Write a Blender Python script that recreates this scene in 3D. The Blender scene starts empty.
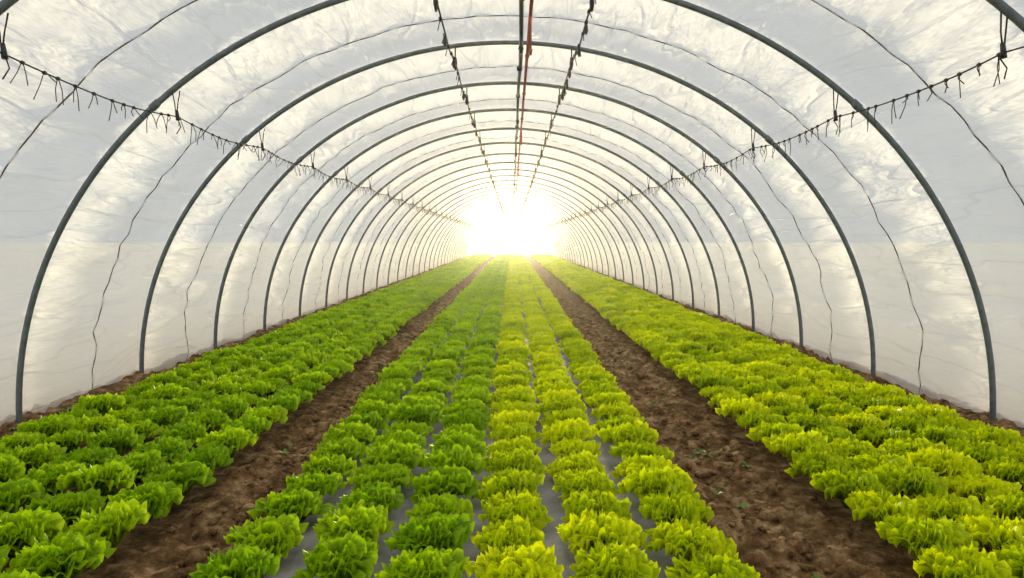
import bpy, bmesh, math, random, gc
from mathutils import Vector, noise, Matrix
random.seed(7)
S=bpy.context.scene
S.view_settings.view_transform='Standard'
try: S.view_settings.look='None'
except: pass

A,B=4.0,3.57          # hoop half width, height
SP=1.86; Y0=5.52      # hoop spacing, first full hoop
YS=Y0-4*SP; NH=36; YE=YS+(NH-1)*SP
CAMX,CAMH=0.05,1.49

# ---------------------------------------------------------------- helpers
def new_obj(name,verts,faces,mat=None,smooth=True,parent=None):
    me=bpy.data.meshes.new(name); me.from_pydata(verts,[],faces); me.update()
    if smooth: me.polygons.foreach_set('use_smooth',[True]*len(me.polygons))
    ob=bpy.data.objects.new(name,me); S.collection.objects.link(ob)
    if mat: me.materials.append(mat)
    if parent: ob.parent=parent
    return ob
def tube(V,F,pts,r,n=6,closed=False):
    pts=[Vector(p) for p in pts]; m=len(pts); base=len(V)
    prev=None
    for i,p in enumerate(pts):
        a=pts[max(i-1,0)]; b=pts[min(i+1,m-1)]
        t=(b-a)
        if t.length<1e-9: t=Vector((0,0,1))
        t.normalize()
        if prev is None:
            up=Vector((0,0,1)) if abs(t.z)<.9 else Vector((1,0,0))
            nrm=t.cross(up).normalized()
        else:
            nrm=(prev-t*prev.dot(t))
            nrm=nrm.normalized() if nrm.length>1e-6 else t.orthogonal().normalized()
        prev=nrm; bn=t.cross(nrm)
        rr=r[i] if isinstance(r,(list,tuple)) else r
        for k in range(n):
            an=2*math.pi*k/n
            V.append(tuple(p+nrm*math.cos(an)*rr+bn*math.sin(an)*rr))
    for i in range(m-1):
        for k in range(n):
            k2=(k+1)%n
            F.append((base+i*n+k,base+i*n+k2,base+(i+1)*n+k2,base+(i+1)*n+k))
    F.append(tuple(base+k for k in range(n))[::-1]); F.append(tuple(base+(m-1)*n+k for k in range(n)))
def mat_new(name):
    m=bpy.data.materials.new(name); m.use_nodes=True
    nt=m.node_tree; nt.nodes.clear()
    return m,nt,nt.nodes.new,nt.links.new
def simple(name,col,rough=.6,metal=0,var=.25,scale=20,bump=.2,spec=.5):
    m,nt,N,L=mat_new(name)
    o=N('ShaderNodeOutputMaterial'); p=N('ShaderNodeBsdfPrincipled'); L(p.outputs[0],o.inputs[0])
    tc=N('ShaderNodeTexCoord'); n=N('ShaderNodeTexNoise'); n.inputs['Scale'].default_value=scale; n.inputs['Detail'].default_value=5
    L(tc.outputs['Object'],n.inputs['Vector'])
    r=N('ShaderNodeValToRGB'); r.color_ramp.elements[0].position=.3; r.color_ramp.elements[1].position=.7
    r.color_ramp.elements[0].color=(*[c*(1-var) for c in col],1); r.color_ramp.elements[1].color=(*[min(1,c*(1+var)) for c in col],1)
    L(n.outputs['Fac'],r.inputs[0]); L(r.outputs[0],p.inputs['Base Color'])
    p.inputs['Roughness'].default_value=rough; p.inputs['Metallic'].default_value=metal; p.inputs['Specular IOR Level'].default_value=spec
    if bump:
        b=N('ShaderNodeBump'); b.inputs['Strength'].default_value=bump; b.inputs['Distance'].default_value=.01
        L(n.outputs['Fac'],b.inputs['Height']); L(b.outputs[0],p.inputs['Normal'])
    return m

# ---------------------------------------------------------------- materials
M_steel=simple('galvanised_steel',(.15,.18,.20),.5,.2,.25,14,.1)
M_wire=simple('dark_wire',(.06,.055,.055),.6,.3,.2,30,0)
M_rope=simple('strap_rope',(.16,.14,.13),.8,0,.2,30,0)
M_tie=simple('tie_string',(.08,.07,.065),.8,0,.3,30,0)
M_black=simple('black_plastic',(.03,.03,.032),.45,0,.2,30,0)
M_red=simple('rust_pipe',(.40,.08,.045),.55,0,.3,12,.1)

def film_mat():
    m,nt,N,L=mat_new('greenhouse_film')
    o=N('ShaderNodeOutputMaterial')
    tc=N('ShaderNodeTexCoord')
    uv=N('ShaderNodeUVMap'); uv.uv_map='arc'      # u = arc length (m), v = length along tunnel (m)
    mp=N('ShaderNodeMapping'); mp.inputs['Scale'].default_value=(6,1.0,1); L(uv.outputs[0],mp.inputs['Vector'])
    n1=N('ShaderNodeTexNoise'); n1.inputs['Scale'].default_value=1.0; n1.inputs['Detail'].default_value=4; n1.inputs['Roughness'].default_value=.58; n1.inputs['Distortion'].default_value=.3
    L(mp.outputs[0],n1.inputs['Vector'])
    n2=N('ShaderNodeTexNoise'); n2.inputs['Scale'].default_value=1.1; n2.inputs['Detail'].default_value=5; n2.inputs['Roughness'].default_value=.6
    L(tc.outputs['Object'],n2.inputs['Vector'])
    bump=N('ShaderNodeBump'); bump.inputs['Strength'].default_value=1.0; bump.inputs['Distance'].default_value=.055
    L(n1.outputs['Fac'],bump.inputs['Height'])
    mp3=N('ShaderNodeMapping'); mp3.inputs['Scale'].default_value=(2.6,.40,1); mp3.inputs['Rotation'].default_value=(0,0,.05); L(uv.outputs[0],mp3.inputs['Vector'])
    n3=N('ShaderNodeTexNoise'); n3.inputs['Scale'].default_value=1.0; n3.inputs['Detail'].default_value=2; n3.inputs['Roughness'].default_value=.5; L(mp3.outputs[0],n3.inputs['Vector'])
    s3=N('ShaderNodeMath'); s3.operation='SUBTRACT'; s3.inputs[1].default_value=.5; L(n3.outputs['Fac'],s3.inputs[0])
    a3=N('ShaderNodeMath'); a3.operation='ABSOLUTE'; L(s3.outputs[0],a3.inputs[0])
    k3=N('ShaderNodeMapRange'); k3.inputs['From Max'].default_value=.03; L(a3.outputs[0],k3.inputs['Value'])
    bump3=N('ShaderNodeBump'); bump3.inputs['Strength'].default_value=.7; bump3.inputs['Distance'].default_value=.012
    L(k3.outputs[0],bump3.inputs['Height']); L(bump.outputs[0],bump3.inputs['Normal'])
    c3=N('ShaderNodeMapRange'); c3.inputs['From Max'].default_value=.010; c3.inputs['To Min'].default_value=.90; c3.inputs['To Max'].default_value=1; L(a3.outputs[0],c3.inputs['Value'])
    sx=N('ShaderNodeSeparateXYZ'); L(tc.outputs['Object'],sx.inputs[0])
    dr=N('ShaderNodeMapRange'); dr.inputs['From Min'].default_value=.0; dr.inputs['From Max'].default_value=1.2
    dr.inputs['To Min'].default_value=1.0; dr.inputs['To Max'].default_value=0; L(sx.outputs['Z'],dr.inputs['Value'])
    pw=N('ShaderNodeMath'); pw.operation='POWER'; pw.inputs[1].default_value=1.8; L(dr.outputs[0],pw.inputs[0])
    mu=N('ShaderNodeMath'); mu.operation='MULTIPLY'; L(pw.outputs[0],mu.inputs[0]); L(n2.outputs['Fac'],mu.inputs[1])
    mixc=N('ShaderNodeMix'); mixc.data_type='RGBA'
    mixc.inputs['A'].default_value=(.86,.865,.87,1); mixc.inputs['B'].default_value=(.58,.46,.32,1)
    L(mu.outputs[0],mixc.inputs['Factor'])
    r2=N('ShaderNodeMapRange'); r2.inputs['From Min'].default_value=.3; r2.inputs['From Max'].default_value=.7
    r2.inputs['To Min'].default_value=.92; r2.inputs['To Max'].default_value=1.05; L(n2.outputs['Fac'],r2.inputs['Value'])
    m9=N('ShaderNodeMath'); m9.operation='MULTIPLY'; L(r2.outputs[0],m9.inputs[0]); L(c3.outputs[0],m9.inputs[1])
    vs=N('ShaderNodeVectorMath'); vs.operation='SCALE'; L(mixc.outputs['Result'],vs.inputs[0]); L(m9.outputs[0],vs.inputs['Scale'])
    tr=N('ShaderNodeBsdfTranslucent'); L(vs.outputs[0],tr.inputs['Color']); L(bump3.outputs[0],tr.inputs['Normal'])
    df=N('ShaderNodeBsdfDiffuse'); L(vs.outputs[0],df.inputs['Color']); L(bump3.outputs[0],df.inputs['Normal'])
    gl=N('ShaderNodeBsdfGlossy'); gl.inputs['Roughness'].default_value=.35; L(bump3.outputs[0],gl.inputs['Normal'])
    tp=N('ShaderNodeBsdfTransparent'); tp.inputs['Color'].default_value=(.97,.97,.97,1)
    m1=N('ShaderNodeMixShader'); m1.inputs[0].default_value=.28; L(tr.outputs[0],m1.inputs[1]); L(df.outputs[0],m1.inputs[2])
    m2=N('ShaderNodeMixShader'); m2.inputs[0].default_value=.05; L(m1.outputs[0],m2.inputs[1]); L(gl.outputs[0],m2.inputs[2])
    m3=N('ShaderNodeMixShader'); m3.inputs[0].default_value=.24; L(m2.outputs[0],m3.inputs[1]); L(tp.outputs[0],m3.inputs[2])
    L(m3.outputs[0],o.inputs[0])
    return m
M_film=film_mat()

def leaf_mat(name,inner,edge,tl):
    m,nt,N,L=mat_new(name)
    o=N('ShaderNodeOutputMaterial')
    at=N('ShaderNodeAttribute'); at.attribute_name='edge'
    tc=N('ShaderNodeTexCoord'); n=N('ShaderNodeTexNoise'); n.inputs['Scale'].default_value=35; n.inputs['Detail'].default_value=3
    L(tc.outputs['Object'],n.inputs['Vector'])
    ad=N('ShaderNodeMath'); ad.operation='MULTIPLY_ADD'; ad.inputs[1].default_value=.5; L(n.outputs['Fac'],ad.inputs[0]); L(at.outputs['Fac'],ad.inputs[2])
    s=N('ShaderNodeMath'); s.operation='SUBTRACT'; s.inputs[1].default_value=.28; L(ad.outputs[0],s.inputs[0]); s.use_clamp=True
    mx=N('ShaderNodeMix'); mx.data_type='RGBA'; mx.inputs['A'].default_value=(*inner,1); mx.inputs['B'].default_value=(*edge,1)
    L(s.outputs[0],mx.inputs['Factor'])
    oi=N('ShaderNodeObjectInfo'); hs=N('ShaderNodeHueSaturation'); L(mx.outputs['Result'],hs.inputs['Color'])
    r1=N('ShaderNodeMapRange'); r1.inputs['To Min'].default_value=.487; r1.inputs['To Max'].default_value=.51; L(oi.outputs['Random'],r1.inputs['Value']); L(r1.outputs[0],hs.inputs['Hue'])
    r2=N('ShaderNodeMapRange'); r2.inputs['To Min'].default_value=1.14; r2.inputs['To Max'].default_value=.84; L(oi.outputs['Random'],r2.inputs['Value']); L(r2.outputs[0],hs.inputs['Value'])
    p=N('ShaderNodeBsdfPrincipled'); p.inputs['Roughness'].default_value=.42; p.inputs['Specular IOR Level'].default_value=.2
    L(hs.outputs[0],p.inputs['Base Color'])
    b=N('ShaderNodeBump'); b.inputs['Strength'].default_value=.35; b.inputs['Distance'].default_value=.006; L(n.outputs['Fac'],b.inputs['Height']); L(b.outputs[0],p.inputs['Normal'])
    t=N('ShaderNodeBsdfTranslucent'); L(hs.outputs[0],t.inputs['Color'])
    m1=N('ShaderNodeMixShader'); m1.inputs[0].default_value=tl; L(p.outputs[0],m1.inputs[1]); L(t.outputs[0],m1.inputs[2])
    L(m1.outputs[0],o.inputs[0])
    return m
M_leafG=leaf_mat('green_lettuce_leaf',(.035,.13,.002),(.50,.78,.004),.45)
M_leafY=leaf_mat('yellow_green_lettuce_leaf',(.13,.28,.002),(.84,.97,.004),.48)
M_weed=simple('weed_green',(.12,.22,.03),.6,0,.5,9,0)

def soil_mat(name,c0,c1,c2):
    m,nt,N,L=mat_new(name)
    o=N('ShaderNodeOutputMaterial'); p=N('ShaderNodeBsdfPrincipled'); L(p.outputs[0],o.inputs[0]); p.inputs['Roughness'].default_value=.95; p.inputs['Specular IOR Level'].default_value=.1
    tc=N('ShaderNodeTexCoord')
    n=N('ShaderNodeTexNoise'); n.inputs['Scale'].default_value=9; n.inputs['Detail'].default_value=9; n.inputs['Roughness'].default_value=.7; L(tc.outputs['Object'],n.inputs['Vector'])
    r=N('ShaderNodeValToRGB'); e=r.color_ramp.elements; e[0].position=.33; e[0].color=(*c0,1); e[1].position=.68; e[1].color=(*c2,1)
    x=e.new(.5); x.color=(*c1,1); L(n.outputs['Fac'],r.inputs[0]); L(r.outputs[0],p.inputs['Base Color'])
    v=N('ShaderNodeTexNoise'); v.inputs['Scale'].default_value=45; v.inputs['Detail'].default_value=6; L(tc.outputs['Object'],v.inputs['Vector'])
    b=N('ShaderNodeBump'); b.inputs['Strength'].default_value=.8; b.inputs['Distance'].default_value=.02; L(v.outputs['Fac'],b.inputs['Height'])
    b2=N('ShaderNodeBump'); b2.inputs['Strength'].default_value=.6; b2.inputs['Distance'].default_value=.05; L(n.outputs['Fac'],b2.inputs['Height']); L(b.outputs[0],b2.inputs['Normal'])
    L(b2.outputs[0],p.inputs['Normal'])
    return m
M_soil=soil_mat('soil',(.045,.023,.010),(.21,.12,.052),(.55,.37,.20))
M_field=simple('field_soil',(.60,.58,.53),.95,0,.12,9,0,.1)
M_mulch=simple('mulch_film_grey',(.38,.36,.37),.7,0,.35,6,.5,.2)

# ---------------------------------------------------------------- ground
BEDS=[(-3.25,-1.65),(-1.25,1.07),(1.68,3.28)]
ys=[-2.0]; 
while ys[-1]<YE+1.0: ys.append(ys[-1]+max(.035,abs(ys[-1])*.009))
xs=[-4.14+i*.0345 for i in range(241)]
V=[];F=[]
def gh(x,y):
    h=.055*noise.noise(Vector((x*2.2,y*1.6,0)))+.055*noise.noise(Vector((x*7,y*7,3)))+.036*noise.noise(Vector((x*17,y*17,7)))
    for a,b in BEDS:
        if a+.05<x<b-.05: h=h*.4-.01
    if abs(x)>3.45: h+=.02*min(1,(abs(x)-3.45)/.4)
    for c,w in ((-1.44,.2),(1.37,.25)):
        d=abs(x-c)/w
        if d<1: h-=.03*(1-d*d)
    return h
for y in ys:
    for x in xs: V.append((x,y,gh(x,y)))
nx=len(xs)
for j in range(len(ys)-1):
    for i in range(nx-1): F.append((j*nx+i,j*nx+i+1,(j+1)*nx+i+1,(j+1)*nx+i))
new_obj('floor',V,F,M_soil)
V=[];F=[]
R=400
for (x0,x1,y0,y1) in ((-R,-4.12,-R,R),(4.12,R,-R,R),(-4.12,4.12,YE+.6,R),(-4.12,4.12,-R,-1.8)):
    b=len(V); V+=[(x0,y0,-.03),(x1,y0,-.03),(x1,y1,-.03),(x0,y1,-.03)]; F.append((b,b+1,b+2,b+3))
new_obj('field_ground',V,F,M_field,False)

# mulch film on the centre bed
a,b=-1.08,.93
V=[];F=[]; n=40
yy=[-1.0]
while yy[-1]<YE-1: yy.append(yy[-1]+max(.05,abs(yy[-1])*.01))
for y in yy:
    for i in range(n+1):
        u=i/n; x=a+(b-a)*u+.02*noise.noise(Vector((y*1.5,u*3,a)))
        e=min(u,1-u)*(b-a)
        z=.045-.08*math.exp(-e/.03)+.014*noise.noise(Vector((x*6,y*2,a)))+.007*noise.noise(Vector((x*20,y*9,a)))
        V.append((x,y,z))
for j in range(len(yy)-1):
    for i in range(n): k=j*(n+1)+i; F.append((k,k+1,k+n+2,k+n+1))
new_obj('mulch_film',V,F,M_mulch)

# soil clods in the paths
def ico(sub):
    bm=bmesh.new(); bmesh.ops.create_icosphere(bm,subdivisions=sub,radius=1); r=([v.co.copy() for v in bm.verts],[[v.index for v in f.verts] for f in bm.faces]); bm.free(); return r
IC2=ico(2); IC1=ico(1)
V=[];F=[]
for _ in range(4600):
    r=random.random(); y=1.8+28*(random.random()**1.8)
    if r<.36: x=random.gauss(-1.44,.14)
    elif r<.75: x=random.gauss(1.37,.18)
    elif r<.87: x=random.uniform(-3.92,-3.4)
    else: x=random.uniform(3.4,3.92)
    if -1.12<x<.97: continue
    s=random.uniform(.005,.021)*(1+ (random.random()<.10)*1.0)
    sd=random.random()*100; b=len(V); z=gh(x,y)
    rot=Matrix.Rotation(random.random()*6,3,'Z')
    icoV,icoF=IC2 if y<7 else IC1
    for c in icoV:
        d=1+.6*noise.noise(c*1.4+Vector((sd,0,0)))
        q=rot@Vector((c.x*s*1.25*d,c.y*s*d,c.z*s*.75*d)); V.append((x+q.x,y+q.y,z+s*.3+q.z))
    for f in icoF: F.append([b+i for i in f])
new_obj('soil_clods',V,F,M_soil)

# weeds along the edges
V=[];F=[]
for _ in range(2400):
    y=2+45*(random.random()**1.5); sd=random.choice((-1,1)); x=sd*random.choice((random.uniform(3.42,3.85),random.gauss(3.68,.07)))
    if abs(x)>3.86: continue
    if random.random()<.13: x=random.choice((random.gauss(-1.42,.12),random.gauss(1.37,.16)))
    if -1.12<x<.97 or noise.noise(Vector((x*.4,y*.7,5)))<-.05: continue
    z=gh(x,y); big=random.uniform(.02,.06)
    for k in range(7):
        an=random.random()*6.28; l=big*random.uniform(.6,1.3); w=l*.22
        d=Vector((math.cos(an),math.sin(an),0)); p=Vector((-d.y,d.x,0)); b0=Vector((x,y,z-.005)); b=len(V)
        m_=b0+d*l*.5+Vector((0,0,l*.6)); t=b0+d*l+Vector((0,0,l*.55))
        V+=[tuple(b0),tuple(m_+p*w),tuple(t),tuple(m_-p*w)]; F.append((b,b+1,b+2,b+3))
new_obj('weeds',V,F,M_weed)

# ---------------------------------------------------------------- tunnel film
def filmpt(t,y,off=0):
    fr=((y-Y0)/SP)%1.0
    sag=.055*math.sin(math.pi*fr)
    c,s=math.cos(t),math.sin(t)
    low=max(0,1-abs(s)*1.1)+.30
    w=.050*low*noise.noise(Vector((t*9,y*.55,1)))+.034*(low+.2)*noise.noise(Vector((t*24+y*.5,y*.9,4)))+.013*noise.noise(Vector((t*50-y*.6,y*1.6,8)))
    w*=(.25+.75*math.sin(math.pi*fr)**.6)
    r=.034-sag+w+off
    return ((A+r)*c,y,(B+r)*s-.0)
def arc_uv(ob,UVs):
    me=ob.data; uvl=me.uv_layers.new(name='arc')
    idx=[0]*len(me.loops); me.loops.foreach_get('vertex_index',idx)
    flat=[]
    for i in idx: flat.extend(UVs[i])
    uvl.data.foreach_set('uv',flat)
NT=320; V=[];F=[]; yl=[]
for h in range(NH-1):
    k=12 if h<10 else 4
    for q in range(k): yl.append(YS+h*SP+SP*q/k)
yl.append(YE)
UV=[]
for y in yl:
    for i in range(NT+1):
        t=-.03+(math.pi+.06)*i/NT; V.append(filmpt(t,y)); UV.append((t*3.8,y))
for j in range(len(yl)-1):
    for i in range(NT): k=j*(NT+1)+i; F.append((k,k+1,k+NT+2,k+NT+1))
fo=new_obj('greenhouse_film_cover',V,F,M_film); arc_uv(fo,UV)

# hoops
for h in range(NH):
    V=[];F=[]; y=YS+h*SP
    pts=[(A*math.cos(t),y,B*math.sin(t)) for t in [-.03+(math.pi+.06)*i/96 for i in range(97)]]
    tube(V,F,pts,.024,10)
    for tt in (.80,math.pi-.80):
        c=Vector((A*math.cos(tt),y,B*math.sin(tt))); d=Vector((-A*math.sin(tt),0,B*math.cos(tt))).normalized()
        tube(V,F,[c-d*.04,c+d*.04],.031,10)
    new_obj('greenhouse_hoop',V,F,M_steel)
V=[];F=[]
for h in range(NH-1):
    y=YS+(h+.5)*SP
    tube(V,F,[filmpt(math.pi*i/90,y,0.002) for i in range(91)],.0055,5)
new_obj('film_strap_ropes',V,F,M_rope)

# end wall : closed film gable, sun directly behind it
V=[];F=[]; n=60; UV2=[]
def gz(x): return B*math.sqrt(max(0,1-(x/A)**2))
seg=[-A+2*A*i/n for i in range(n+1)]
for i in range(n+1):
    for j in range(13):
        V.append((seg[i],YE+.01*noise.noise(Vector((seg[i]*3,j,0))),gz(seg[i])*j/12)); UV2.append((seg[i],j/4))
for i in range(n):
    for j in range(12): k=i*13+j; F.append((k,k+13,k+14,k+1))
wo=new_obj('wall_back',V,F,M_film); arc_uv(wo,UV2)
V=[];F=[]; dw,dh=1.5,2.4
tube(V,F,[(-dw,YE-.05,0),(-dw,YE-.05,dh)],.03,8); tube(V,F,[(dw,YE-.05,0),(dw,YE-.05,dh)],.03,8); tube(V,F,[(-dw,YE-.05,dh),(dw,YE-.05,dh)],.03,8)
new_obj('door_frame',V,F,M_steel)

# ---------------------------------------------------------------- side wires with dangling ties
def wire(name,x,zc,rad,tie_len,spacing,lean):
    root=bpy.data.objects.new(name,None); S.collection.objects.link(root)
    V=[];F=[]; pts=[]; st=10
    def zz(y):
        fr=((y-Y0)/SP)%1.0
        return zc-.05*math.sin(math.pi*fr)+.01*noise.noise(Vector((y,x,0)))
    def xx(y): return x+.015*noise.noise(Vector((y*.8,x,9)))
    for i in range((NH-1)*st+1):
        y=YS+i*SP/st; pts.append((xx(y),y,zz(y)))
    tube(V,F,pts,rad,5)
    new_obj('wire',V,F,M_wire,parent=root)
    V=[];F=[]
    for h in range(NH):
        y=YS+h*SP; zt=B*math.sqrt(1-(x/A)**2)-.02
        for dx in(-.012,.014):
            tube(V,F,[(x+dx*2,y+dx,zt),(x+dx,y,(zt+zz(y))/2),(xx(y),y,zz(y)-.01)],.005,5)
        tube(V,F,[(x,y,zz(y)+.05),(x+.01,y,zz(y)-.03)],[.012,.017],7)
        tube(V,F,[(x,y+.02,zz(y)-.02),(x+.03,y,zz(y)-.08),(x+.005,y-.02,zz(y)-.14)],.004,5)
    new_obj('hangers',V,F,M_black,parent=root)
    V=[];F=[]; y=YS+.2
    while y<YE:
        if y<36 or random.random()<.5:
            z=zz(y); X=xx(y)
            for s in (-1,1):
                l=tie_len*random.uniform(.25,1.25); d=random.uniform(.01,.045)*s
                tube(V,F,[(X,y,z+.012),(X+d*.5,y+d*.5,z-l*.45),(X+d*random.uniform(-.3,1.4),y+d*random.uniform(0,1.8),z-l)],.0032,4)
            tube(V,F,[(X,y-.010,z),(X,y+.010,z)],rad+.006,6)
        y+=spacing*random.uniform(.55,1.4)
    new_obj('tie_strings',V,F,M_tie,parent=root)
wire('support_wire',-2.62,2.47,.005,.13,.17,0)
wire('support_wire',2.62,2.47,.005,.13,.17,0)

# roof cables with sprinkler drops
def cable(name,x,zc):
    root=bpy.data.objects.new(name,None); S.collection.objects.link(root)
    V=[];F=[];V2=[];F2=[]
    def zz(y):
        fr=((y-Y0)/SP)%1.0
        return zc-.07*math.sin(math.pi*fr)
    tube(V,F,[(x+.02*noise.noise(Vector((y*.9,x,2))),y,zz(y)) for y in [YS+i*SP/8 for i in range((NH-1)*8+1)]],.008,6)
    for h in range(NH):
        y=YS+h*SP; zt=B*math.sqrt(1-(x/A)**2)
        tube(V,F,[(x,y,zt),(x,y,zc-.01)],.008,6)
        tube(V,F,[(x,y-.02,zc+.03),(x,y,zc-.03),(x,y+.02,zc-.09)],[.016,.022,.01],7)
    y=YS+.3
    while y<YE:
        z=zz(y); l=random.uniform(.03,.10); dx=random.uniform(-.03,.03)
        tube(V2,F2,[(x,y,z+.01),(x+dx,y+dx*.5,z-l)],.004,4)
        tube(V2,F2,[(x,y-.025,z),(x,y+.03,z-.005)],.015,6)
        if random.random()<.25:
            tube(V2,F2,[(x,y,z),(x,y,z-.07),(x,y,z-.10)],[.012,.020,.008],7)
        y+=random.uniform(.18,.42)
    new_obj('cable',V,F,M_wire,parent=root); new_obj('clips',V2,F2,M_black,parent=root)
cable('overhead_cable',-.55,3.38); cable('overhead_cable',.68,3.38)

# centre irrigation pipes
root=bpy.data.objects.new('irrigation_pipe',None); S.collection.objects.link(root)
V=[];F=[];V2=[];F2=[]
def zp(y):
    fr=((y-Y0)/(SP*2))%1.0; return 3.40-.10*math.sin(math.pi*fr)
tube(V,F,[(.13+.02*noise.noise(Vector((y*.5,0,2))),y,zp(y)) for y in [YS+i*SP/8 for i in range((NH-1)*8+1)]],.019,8)
for h in range(NH):
    y=YS+h*SP
    tube(V,F,[(.13,y,B),(.13,y,zp(y)-.02)],.010,6); tube(V,F,[(.13,y-.03,zp(y)),(.13,y+.03,zp(y))],.03,8)
    if h%2==0:
        yy=y+.7; z=zp(yy)
        tube(V,F,[(.13,yy,z),(.13,yy,z-.12),(.13,yy,z-.15),(.13,yy,z-.2)],[.010,.012,.026,.010],8)
tube(V2,F2,[(.21,YS,3.43),(.21,YE,3.43)],.016,8)
for h in range(NH):
    y=YS+h*SP; tube(V2,F2,[(.21,y-.03,3.43),(.21,y+.03,3.43)],.024,8); tube(V2,F2,[(.21,y,3.43),(.21,y,B-.01)],.010,6)
    if h%3==1: tube(V2,F2,[(.21,y+.5,3.43),(.21,y+.5,3.12)],.010,7); tube(V2,F2,[(.21,y+.5,3.13),(.21,y+.5,3.08)],[.018,.010],7)
new_obj('water_hose',V,F,M_black,parent=root); new_obj('rust_pipe',V2,F2,M_red,parent=root)

# ---------------------------------------------------------------- lettuces
def lettuce_mesh(name,seed,mat,frill,N_leaf=34):
    rnd=random.Random(seed); V=[];F=[];E=[]
    NU,NV=18,8
    for i in range(N_leaf):
        t=i/(N_leaf-1); az=i*2.39996+rnd.uniform(-.25,.25)
        Lf=(.195*(1-t)+.140*t)*rnd.uniform(.90,1.10)
        W=((.067 if not frill else .051)*(1-t)+(.047 if not frill else .034)*t)*rnd.uniform(.9,1.15)
        e0=math.radians(60*(1-t)+90*t+rnd.uniform(-7,7)); e1=math.radians(-38*(1-t)+44*t+rnd.uniform(-18,18))
        ph=rnd.random()*6.28; k=rnd.uniform(7.5,10) if not frill else rnd.uniform(8,10.5)
        amp=(.019 if not frill else .023)*rnd.uniform(.8,1.2)
        tw=rnd.uniform(-.4,.4); ns=rnd.random()*50
        base=len(V); p=Vector((.012,0,.005)); dv=Lf/NV
        spine=[]
        for j in range(NV+1):
            v=j/NV; e=e0+(e1-e0)*v**1.5
            spine.append((p.copy(),e)); p=p+Vector((math.cos(e),0,math.sin(e)))*dv
        ca,sa=math.cos(az),math.sin(az)
        for j in range(NV+1):
            v=j/NV
            for q in range(NU+1):
                u=-1+2*q/NU
                vv=v*(1-.30*u*u*v)
                fj=vv*NV; j0=min(int(fj),NV-1); fr=fj-j0
                sp=spine[j0][0].lerp(spine[j0+1][0],fr); e=spine[j0][1]*(1-fr)+spine[j0+1][1]*fr
                w=W*(.22+.78*math.sin(min(1,v*1.25)*math.pi/2))*(1-.12*max(0,v-.8)/.2)
                ed=max(abs(u)**2.0*min(1,v*2.2),v**2.5)
                s=math.atan2(u*1.1,v-.15)
                ruf=amp*ed*math.sin(k*s+ph)+amp*.5*ed*math.sin(k*1.9*s+ph*2.3)
                ruf+=.014*noise.noise(Vector((u*2.2+ns,v*4,0)))*v
                cup=.018*u*u*v
                nrm=Vector((-math.sin(e),0,math.cos(e))); tan=Vector((math.cos(e),0,math.sin(e)))
                wr=u*w
                ripple=amp*.6*ed*math.cos(k*s+ph)
                P=sp+Vector((0,wr,0))+nrm*(ruf+cup+tw*wr*.4)+tan*ripple
                V.append((P.x*ca-P.y*sa,P.x*sa+P.y*ca,max(P.z,.002)))
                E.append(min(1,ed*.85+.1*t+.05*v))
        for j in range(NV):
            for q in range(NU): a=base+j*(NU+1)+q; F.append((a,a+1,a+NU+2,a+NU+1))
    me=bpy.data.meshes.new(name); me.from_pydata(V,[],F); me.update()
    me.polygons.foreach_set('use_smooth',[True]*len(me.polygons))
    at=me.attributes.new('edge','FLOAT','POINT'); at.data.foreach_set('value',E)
    me.materials.append(mat)
    rad=sorted(math.hypot(v[0],v[1]) for v in V)[int(len(V)*.993)]
    return me,rad
LG=[lettuce_mesh('green_lettuce',s,M_leafG,False,46) for s in range(5)]
LY=[lettuce_mesh('frilly_lettuce',s+20,M_leafY,True,60) for s in range(5)]
ROWS=[[-1.84,-2.21,-2.57,-2.92,-3.22],[-1.05,-.68,-.31,.06,.45,.85],[1.88,2.24,2.60,2.94,3.24]]
for rows in ROWS:
    root=bpy.data.objects.new('lettuce_bed',None); S.collection.objects.link(root)
    for x in rows:
        lib=LG if x<0 else LY
        y=1.3+random.random()*.3
        while y<YE-1.5:
            me,rad=random.choice(lib)
            ob=bpy.data.objects.new('lettuce_head',me); S.collection.objects.link(ob); ob.parent=root
            w=(.343 if abs(x)<1.5 else .352)*random.uniform(.92,1.07)
            sc=w/2/rad
            if random.random()<.04: sc*=.85
            ob.location=(x+random.gauss(0,.010),y,.035)
            ob.rotation_euler=(random.gauss(0,.06),random.gauss(0,.06),random.random()*6.28)
            ob.scale=(sc,sc,sc*random.uniform(.94,1.16))
            y+=random.uniform(.31,.34)

# ---------------------------------------------------------------- scattering volume added inside the tunnel to give the sun a halo
bm=bmesh.new(); n=24; rings=[]
for y in (YS-.3,YE-.15):
    rings.append([bm.verts.new(((A-.12)*math.cos(math.pi*i/n),y,(B-.12)*math.sin(math.pi*i/n)-.09)) for i in range(n+1)])
for i in range(n): bm.faces.new((rings[0][i],rings[0][i+1],rings[1][i+1],rings[1][i]))
bm.faces.new((rings[0][n],rings[0][0],rings[1][0],rings[1][n])); bm.faces.new(rings[0]); bm.faces.new(rings[1])
bmesh.ops.recalc_face_normals(bm,faces=bm.faces)
if bm.calc_volume(signed=True)<0: bmesh.ops.reverse_faces(bm,faces=bm.faces)
me=bpy.data.meshes.new('halo_haze'); bm.to_mesh(me); bm.free()
m,nt,N,L=mat_new('halo_haze'); o=N('ShaderNodeOutputMaterial'); vsn=N('ShaderNodeVolumeScatter'); vsn.inputs['Density'].default_value=.0014
vsn.inputs['Anisotropy'].default_value=.87; vsn.inputs['Color'].default_value=(1,.95,.85,1); L(vsn.outputs[0],o.inputs['Volume'])
me.materials.append(m); ha=bpy.data.objects.new('halo_haze',me); S.collection.objects.link(ha)

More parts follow.
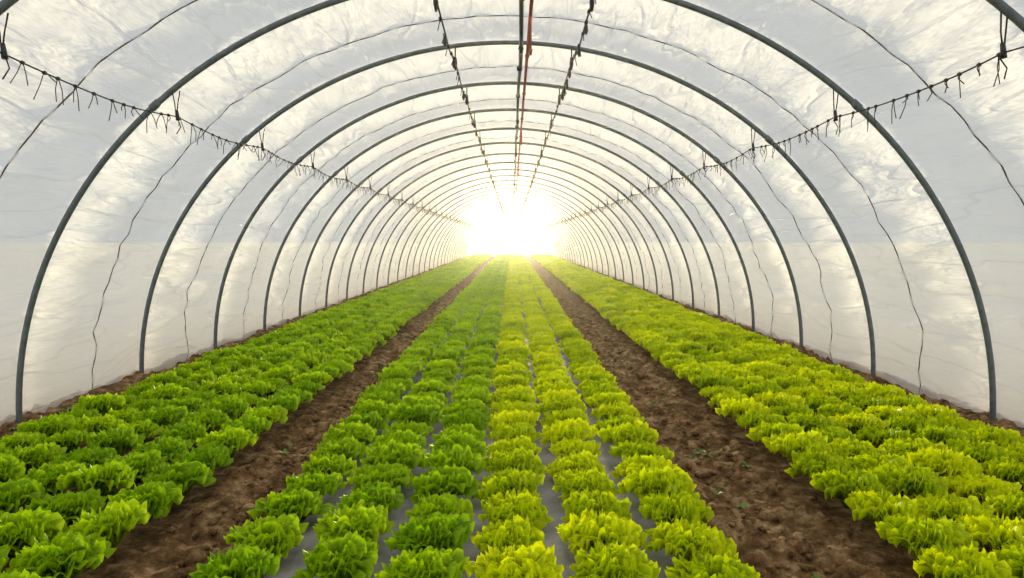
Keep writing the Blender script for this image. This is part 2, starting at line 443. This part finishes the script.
# ---------------------------------------------------------------- light
EL=math.radians(1.4)
sd=Vector((0,math.cos(EL),math.sin(EL)))
W=bpy.data.worlds.new('World'); S.world=W; W.use_nodes=True; nt=W.node_tree; nt.nodes.clear(); N=nt.nodes.new; L=nt.links.new
o=N('ShaderNodeOutputWorld'); bg=N('ShaderNodeBackground'); L(bg.outputs[0],o.inputs[0])
tc=N('ShaderNodeTexCoord'); nm=N('ShaderNodeVectorMath'); nm.operation='NORMALIZE'; L(tc.outputs['Generated'],nm.inputs[0])
dt=N('ShaderNodeVectorMath'); dt.operation='DOT_PRODUCT'; dt.inputs[1].default_value=sd; L(nm.outputs[0],dt.inputs[0])
mx0=N('ShaderNodeMath'); mx0.operation='MAXIMUM'; mx0.inputs[1].default_value=0; L(dt.outputs['Value'],mx0.inputs[0])
def term(pw,col):
    p=N('ShaderNodeMath'); p.operation='POWER'; p.inputs[1].default_value=pw; L(mx0.outputs[0],p.inputs[0])
    s=N('ShaderNodeVectorMath'); s.operation='SCALE'; s.inputs[0].default_value=col; L(p.outputs[0],s.inputs['Scale']); return s
base=(.74,.765,.79)
acc=None
for pw,col in ((6,(.10,.08,.04)),(35,(.30,.22,.10)),(200,(2.4,1.7,.7)),(900,(45,35,20))):
    s=term(pw,col); a=N('ShaderNodeVectorMath'); a.operation='ADD'; L(s.outputs[0],a.inputs[0])
    if acc is None: a.inputs[1].default_value=base
    else: L(acc.outputs[0],a.inputs[1])
    acc=a
L(acc.outputs[0],bg.inputs['Color']); bg.inputs['Strength'].default_value=1.0
sun=bpy.data.lights.new('sun','SUN'); sun.energy=19.0; sun.angle=math.radians(2.5); sun.color=(1,.84,.50)
so=bpy.data.objects.new('sun',sun); S.collection.objects.link(so)
E2=math.radians(4.8); d=-Vector((0,math.cos(E2),math.sin(E2)))
so.rotation_euler=d.to_track_quat('-Z','Y').to_euler(); so.location=(0,80,8)

# ---------------------------------------------------------------- camera
cam=bpy.data.cameras.new('camera'); co=bpy.data.objects.new('camera',cam); S.collection.objects.link(co)
cam.sensor_width=36; cam.lens=24; cam.clip_end=1000; cam.clip_start=.05
co.location=(CAMX,0,CAMH); co.rotation_euler=(math.radians(90-4.1),0,0)
S.camera=co
V=F=UV=UV2=None; gc.collect()
